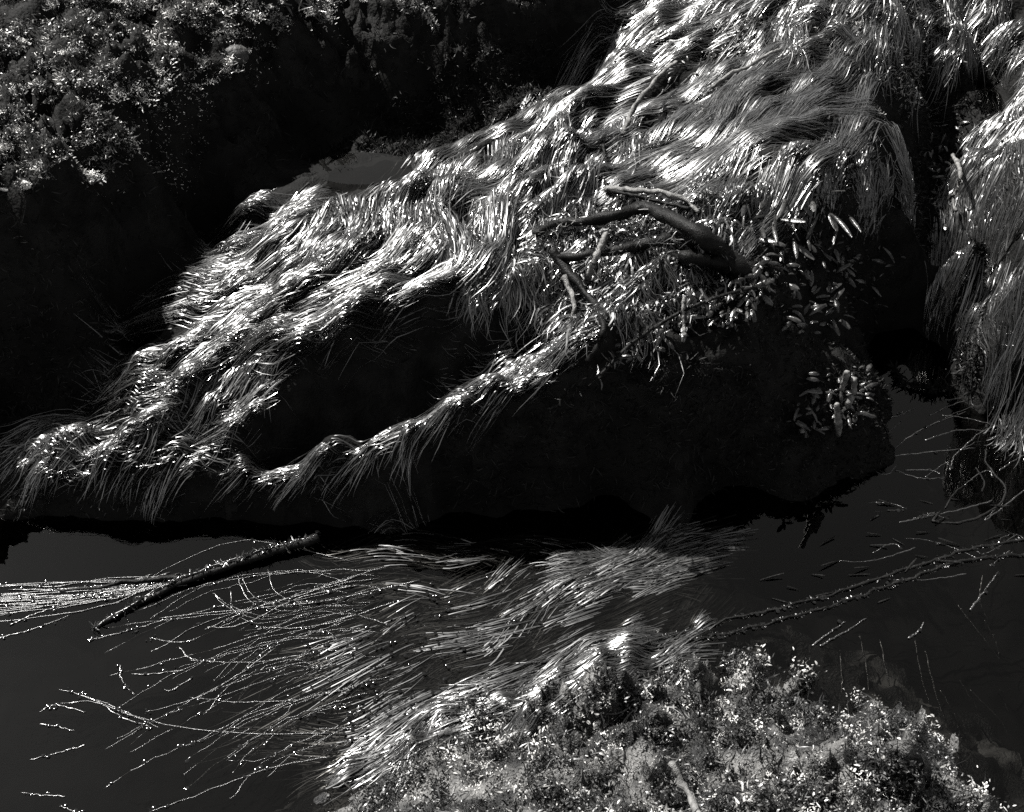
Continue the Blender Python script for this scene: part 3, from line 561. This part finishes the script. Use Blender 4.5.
def stone(name, label, px, py, r, m, sq=(1, 1, .7), cat='stone'):
    import bmesh
    p = surf(px, py); bm = bmesh.new(); bmesh.ops.create_icosphere(bm, subdivisions=3, radius=r)
    for v in bm.verts:
        d = 1 + .25 * float(fbm(np.array([v.co.x / r * 1.3 + px]), np.array([v.co.y / r * 1.3 + v.co.z / r]), 8, 3)[0])
        v.co = (v.co.x * d * sq[0], v.co.y * d * sq[1], v.co.z * d * sq[2])
    me = bpy.data.meshes.new(name); bm.to_mesh(me); bm.free(); me.polygons.foreach_set('use_smooth', [True] * len(me.polygons))
    o = link(name, me, M[m], None, (p[0], p[1], p[2] + r * .25)); tag(o, label, cat); o.rotation_euler = (0, 0, px * .7)
stone('stone', 'rounded pale stone on the rim of the ledge', 236, 58, .045, 'stone')
stone('shell', 'small white shell lodged under the left end of the ledge', 27, 186, .016, 'shell', (1, .7, .8), 'shell')
stone('shell', 'sliver of white shell at the ledge foot beside the small shell', 4, 190, .014, 'shell', (2.2, .5, .4), 'shell')

# ------------------------------------------------------------------ things afloat in the channel
glint_mat = mat('glint_dome', 0.004, 0.006, 0.06, 20, 0, 60, 0.5)
def add_glints(parent, C, n, spread=.004, r=(.0018, .0042)):  # low glossy domes added along the strands, curved to flash as sun glints
    cc = rng.random(max(2, n // 9)); u = np.clip(np.where(rng.random(n) < .75, rng.choice(cc, n) + rng.normal(0, .035, n), rng.random(n)), 0, .999) * (len(C) - 1)
    i = u.astype(int); f = (u - i)[:, None]; p = C[i] * (1 - f) + C[i + 1] * f
    p = p + np.concatenate([rng.normal(0, spread, (n, 2)), np.full((n, 1), .0022)], 1)
    V = np.zeros((n, 13, 3)); a = np.linspace(0, 6.2832, 7)[:-1]; rad = r[0] * .5 + (r[1] * 1.6 - r[0] * .5) * rng.random(n) ** 3
    tl = rng.normal(0, .10, (n, 2)); Rc = .020
    def lay(k, fr):
        for q in range(6):
            x = rad * fr * np.cos(a[q]); y = rad * fr * np.sin(a[q]); V[:, k + q] = p + np.stack([x, y, -(x * x + y * y) / (2 * Rc) + tl[:, 0] * x + tl[:, 1] * y], -1)
    V[:, 0] = p; lay(1, .55); lay(7, 1.0)
    Q = [(0, 1 + q, 1 + (q + 1) % 6, 0) for q in range(6)] + [(1 + q, 7 + q, 7 + (q + 1) % 6, 1 + (q + 1) % 6) for q in range(6)]
    T3 = np.array([(0, 1 + q, 1 + (q + 1) % 6) for q in range(6)]); Q4 = np.array(Q[6:])
    F = np.vstack([T3, Q4[:, [0, 1, 2]], Q4[:, [0, 2, 3]]])
    F = (F[None] + 13 * np.arange(n)[:, None, None]).reshape(-1, 3)
    o = link('glint_domes', new_mesh('glint_domes', V - np.array(parent.location), F), glint_mat, parent, (0, 0, 0)); o['kind'] = 'stuff'; return o
def wpath(pp, n=30, z=.001, wob=.003):
    C = catmull([at(p[0], p[1], p[2] if len(p) > 2 else z) for p in pp], n)
    w_ = wob * np.stack([fbm(np.arange(n) * .3, np.full(n, rng.uniform(0, 99)), 5, 2) for _ in range(3)], -1); w_[:, 2] *= .35
    return C + w_
def wtube(name, parent, pp, r0, r1, m='kelp', n=30, z=.001, wob=.003, ns=7, rough=.08, flat=.7):
    C = wpath(pp, n, z, wob); V, Q, Tm = tube(C, np.linspace(r0, r1, n), ns, rough, flat)
    off = np.array(parent.location) if parent is not None else np.zeros(3)
    return link(name, poly_mesh(name, V - off, Q, Tm), M[m], parent, (0, 0, 0) if parent is not None else None), C
k = thing('kelp', 'thick dark kelp stalk floating with a spray of glinting ribbons', 'kelp', tuple(at(250, 560, 0)))
wtube('stipe', k, [(318,538,.02),(280,549,.016),(235,563,.014),(185,580,.012),(140,602,.006),(92,629,.002)], .016, .007, n=40, wob=.006)
_, C = wtube('glint_strip', k, [(318,534,.03),(280,545,.028),(235,559,.026),(185,576,.022),(140,599,.014),(92,627,.006)], .003, .002, 'strand', n=40, wob=.006)  # thin glossy strip added above the stalk for its glinting top edge
add_glints(k, C, 120, .006); frill(k, C, 260, (.008, .03), (.0008, .002), 'strand')
wtube('stipe', k, [(190,578,.012),(160,578,.008),(120,583,.004),(60,592,.002)], .010, .004, n=24, wob=.006)
for i in range(26):
    a = rng.uniform(0, 1); y0 = 572 + 14 * rng.random(); y1 = 582 + 40 * a + rng.normal(0, 4)
    _, C = wtube('ribbon', k, [(205 - 60 * rng.random(), y0), (120, .55 * y0 + .45 * y1 + rng.normal(0, 3)), (60, .25 * y0 + .75 * y1 + rng.normal(0, 3)), (rng.uniform(-60, 20), y1)],   .0022, .0010, 'strand', n=26, z=.0015, ns=6, wob=.003); add_glints(k, C, 13, .004)
def strand(pp, r=.002, label='thin surfgrass strand adrift on the dark open pool', group='loose strands on the open pool', m='strand', z=.0012, wob=.0025, bd=1.0):
    o, C = wtube('surfgrass_strand', None, pp, r, r * .5, m, n=34, z=z, wob=wob, ns=6); tag(o, label, 'strand', group)
    if z > -.01 and len(pp[0]) == 2: add_glints(o, C, int((6 + 34 * rng.random() ** 2 * len(pp) / 4) * bd) + 1)
    return o
for pp in ([(332,733),(250,734),(180,727),(130,715),(85,697),(58,689)], [(150,727),(120,716),(95,702),(60,703)], [(85,712),(55,705),(40,712)], [(80,695),(110,705),(160,728)],
           [(275,648),(230,680),(190,700),(145,712)], [(335,650),(300,655),(262,662),(215,662),(190,660)], [(195,640),(175,642),(150,638)], [(185,670),(150,674),(132,674)], [(192,678),(172,690),(165,690)],
           [(120,665),(122,680),(135,695)], [(330,757),(270,768),(210,790),(150,812)], [(85,745),(60,752),(30,760)], [(65,796),(40,795),(22,792)], [(60,806),(75,812),(90,820)], [(40,724),(60,727),(75,731)],
           [(300,700),(240,702),(190,697)], [(345,690),(300,700),(255,720)], [(180,648),(190,658),(215,662)], [(10,625),(40,612),(80,600)], [(-10,640),(30,630),(70,615)],[(90,640),(130,630),(170,618)]):
    o = strand(pp)
    if pp[0] == (332, 733): o['label'] = 'longest thin surfgrass strand, sagging right across the dark open pool'
    if pp[0] == (330, 757): o['label'] = 'long faint surfgrass strand leading out from the tip of the crusted rock'
    if pp[0] == (275, 648): o['label'] = 'long slanting surfgrass strand ending beside the sagging longest strand'
for i in range(6):
    f = (i + .9 * rng.random()) / 6; jx, jy = rng.normal(0, 9, 2)
    strand([(206 + 60 * f + jx, 596 - 24 * f + .5 * jy), (216 + 58 * f + .6 * jx, 612 - 22 * f), (250 + 50 * f, 622 - 26 * f + 4), (300 + 40 * f, 620 - 30 * f + rng.normal(0, 3)), (360 + 30 * f, 610 - 32 * f + rng.normal(0, 6))], .0009,
           'surfgrass strand curled into one of the nested arcs below the floating stalk', 'nested arcs of surfgrass below the floating stalk', z=.0002, bd=.15)
for pp in ([(360,575),(310,592),(250,610),(205,630)], [(360,585),(300,598),(240,625),(208,627)], [(420,580),(330,600),(240,610),(160,618)], [(400,600),(320,625),(255,628)]):
    strand(pp, .003, 'thick straight surfgrass strand crossing the nested arcs', 'straight strands over the nested arcs')

def rope(label, pp, seed):
    k = thing('kelp', label, 'kelp', tuple(at(pp[len(pp) // 2][0], pp[len(pp) // 2][1], 0)))
    o, C = wtube('stipe', k, pp, .0045, .0035, n=110, z=.002, wob=.007, rough=.3)
    frill(k, C, 700, (.003, .012), (.0008, .002), 'strand', 'nodules', True); add_glints(k, C, 160, .006); return k
rope('knobbly rope-like kelp stalk floating across the channel, the longer of two', [(1130,525),(1030,539),(960,551),(885,577),(820,598),(760,612),(700,628),(655,640),(600,652),(540,662)], 1)
rope('knobbly rope-like kelp stalk lying alongside the longer one', [(1120,540),(1030,553),(960,562),(895,583),(840,603),(780,620),(720,635),(680,640)], 2)
k = thing('kelp', 'frilly dark kelp bent like a horseshoe in the channel inlet', 'kelp', tuple(at(945, 388, 0)))
o, C = wtube('stipe', k, [(893,368,.01),(905,382,.012),(930,388,.012),(955,386,.012),(975,374,.012),(983,356,.012),(977,338,.015),(966,322,.02)], .007, .005, n=50, wob=.006)
frill(k, C, 500, (.012, .04), (.0015, .004), 'kelp', 'frill')
k = thing('kelp', 'looped thin kelp ribbon ringed on the water below the inlet', 'kelp', tuple(at(945, 500, 0)))
wtube('ribbon', k, [(940,512),(935,522),(960,522),(990,512),(1006,492),(1000,480),(988,465),(985,450)], .004, .003, n=40, wob=.006, rough=.2)
wtube('ribbon', k, [(982,492),(984,480),(976,468)], .003, .002, n=16); wtube('ribbon', k, [(945,508),(955,492),(965,485)], .003, .002, n=16)
for pp in ([(888,455),(905,440),(930,425),(965,412)], [(890,456),(930,452),(975,448)], [(895,470),(920,478),(945,478)], [(950,470),(955,455),(975,442)], [(960,450),(985,430),(1020,420)], [(880,420),(900,415),(915,408)],
           [(905,470),(930,470),(940,474)], [(1000,470),(1015,460),(1030,452)], [(925,440),(960,430),(1000,432)], [(900,522),(920,518),(935,512)], [(945,400),(985,395),(1020,390)], [(930,415),(960,402),(1000,396)]):
    strand(pp, .0026, 'pale surfgrass strand drifting below the steep mound', 'strands adrift below the steep mound', z=.0006, bd=.3)
# short floating scraps with a curl that catches the light
scr = paddle_mesh(.05, .006, -.06, .0022); scr.materials.append(M['kelp'])
sp_ = [(812,574),(870,567),(905,572),(930,532),(870,545),(950,515),(985,540),(960,545),(1005,530),(905,545),(848,575),(835,592),(772,598),(800,590),(915,555),(882,535),(935,560),(960,500),(990,505),(1012,520),(920,500),(895,505),(870,520),(1000,560),(760,580),(840,560),(820,545),(890,598),(1015,575)]
for i, (a, b) in enumerate(sp_):
    o = bpy.data.objects.new('kelp_scrap', scr); col.objects.link(o); p = at(a, b, .003); o.location = p
    s_ = rng.uniform(.6, 1.4); o.scale = (s_, s_ * rng.uniform(.7, 1.3), s_); o.rotation_euler = (rng.normal(0, .15), rng.normal(0, .08), rng.normal(.15, .35) + (math.pi if i % 2 else 0))
    tag(o, 'short dark kelp scrap floating near the two rope-like stalks', 'kelp scrap', 'kelp scraps afloat by the rope-like stalks')
for pp in ([(860,635),(868,680),(866,720)], [(880,640),(890,690),(892,720)], [(915,640),(922,680),(930,705)], [(925,650),(935,690),(945,720)], [(958,605),(985,640),(1000,660)], [(983,575),(980,600),(988,620)],
           [(985,620),(995,640),(1000,660)], [(840,650),(842,690),(835,710)], [(960,680),(975,705),(985,720)], [(970,690),(1000,720),(1010,740)], [(940,690),(955,715),(960,735)], [(1000,690),(1003,695),(1008,712)]):
    strand([(a, b, -.03 - .02 * j) for j, (a, b) in enumerate(pp)], .0025, 'surfgrass strand sunk just under the water by the crusted rock', 'sunken strands by the crusted rock')
for pp in ([(812,645),(830,632),(845,622)], [(820,646),(845,632),(866,618)], [(908,638),(920,630),(924,622)], [(970,610),(985,590),(998,572)]):
    strand(pp, .003, 'broad wet strand shining at the surface by the crusted rock', 'shining strands by the crusted rock', z=.003)
k = T('driftwood_stick', 'short pale stick lying in the crust of the near rock', 'stick', 685, 785)
stipe('stick', k, [(672,762,.03),(682,782,.035),(692,800,.035),(704,830,.03)], .008, .009, 'stipe', n=16, wob=.003)

for pp, n in (([(520,580),(430,610),(350,640),(290,660)], 150), ([(480,620),(400,650),(330,690),(300,720)], 170), ([(560,600),(470,640),(390,690),(340,730)], 150), ([(430,580),(330,600),(250,612)], 90), ([(450,690),(390,720),(330,760)], 120)):
    add_glints(TAIL, wpath(pp, 30, .004, .01), n, .03)

for i in range(46):
    f = (i + rng.random()) / 46; x0 = 360 + rng.normal(0, 25); y0 = 560 + 170 * f; ln = rng.uniform(110, 300) * (1 - .35 * f); sl = .12 + .42 * f + rng.normal(0, .06); cv = rng.normal(-10, 12)
    strand([(x0 - ln * q, y0 + ln * q * sl + cv * 4 * q * (1 - q) + (rng.normal(0, 2) if q else 0)) for q in (0, .25, .5, .75, 1)], rng.uniform(.0010, .0019), 'slender surfgrass strand trailing from the streaming tail over the open pool', 'strands trailing from the streaming tail', z=rng.uniform(-.0012, .0012), wob=.005, bd=.05 + .9 * rng.random() ** 2)
for i in range(18):
    x0 = rng.uniform(880, 1040); y0 = rng.uniform(395, 600); ln = rng.uniform(25, 90); a = rng.normal(2.75, .45); cv = rng.normal(0, 14)
    strand([(x0 + ln * q * math.cos(a) - cv * 4 * q * (1 - q) * math.sin(a), y0 + .6 * ln * q * math.sin(a) + .6 * cv * 4 * q * (1 - q)) for q in (0, .33, .66, 1)], rng.uniform(.0012, .0026), 'curled surfgrass strand scattered over the channel by the rope-like stalks', 'curled strands scattered by the rope-like stalks', z=-.0003, wob=.0025, bd=.15)
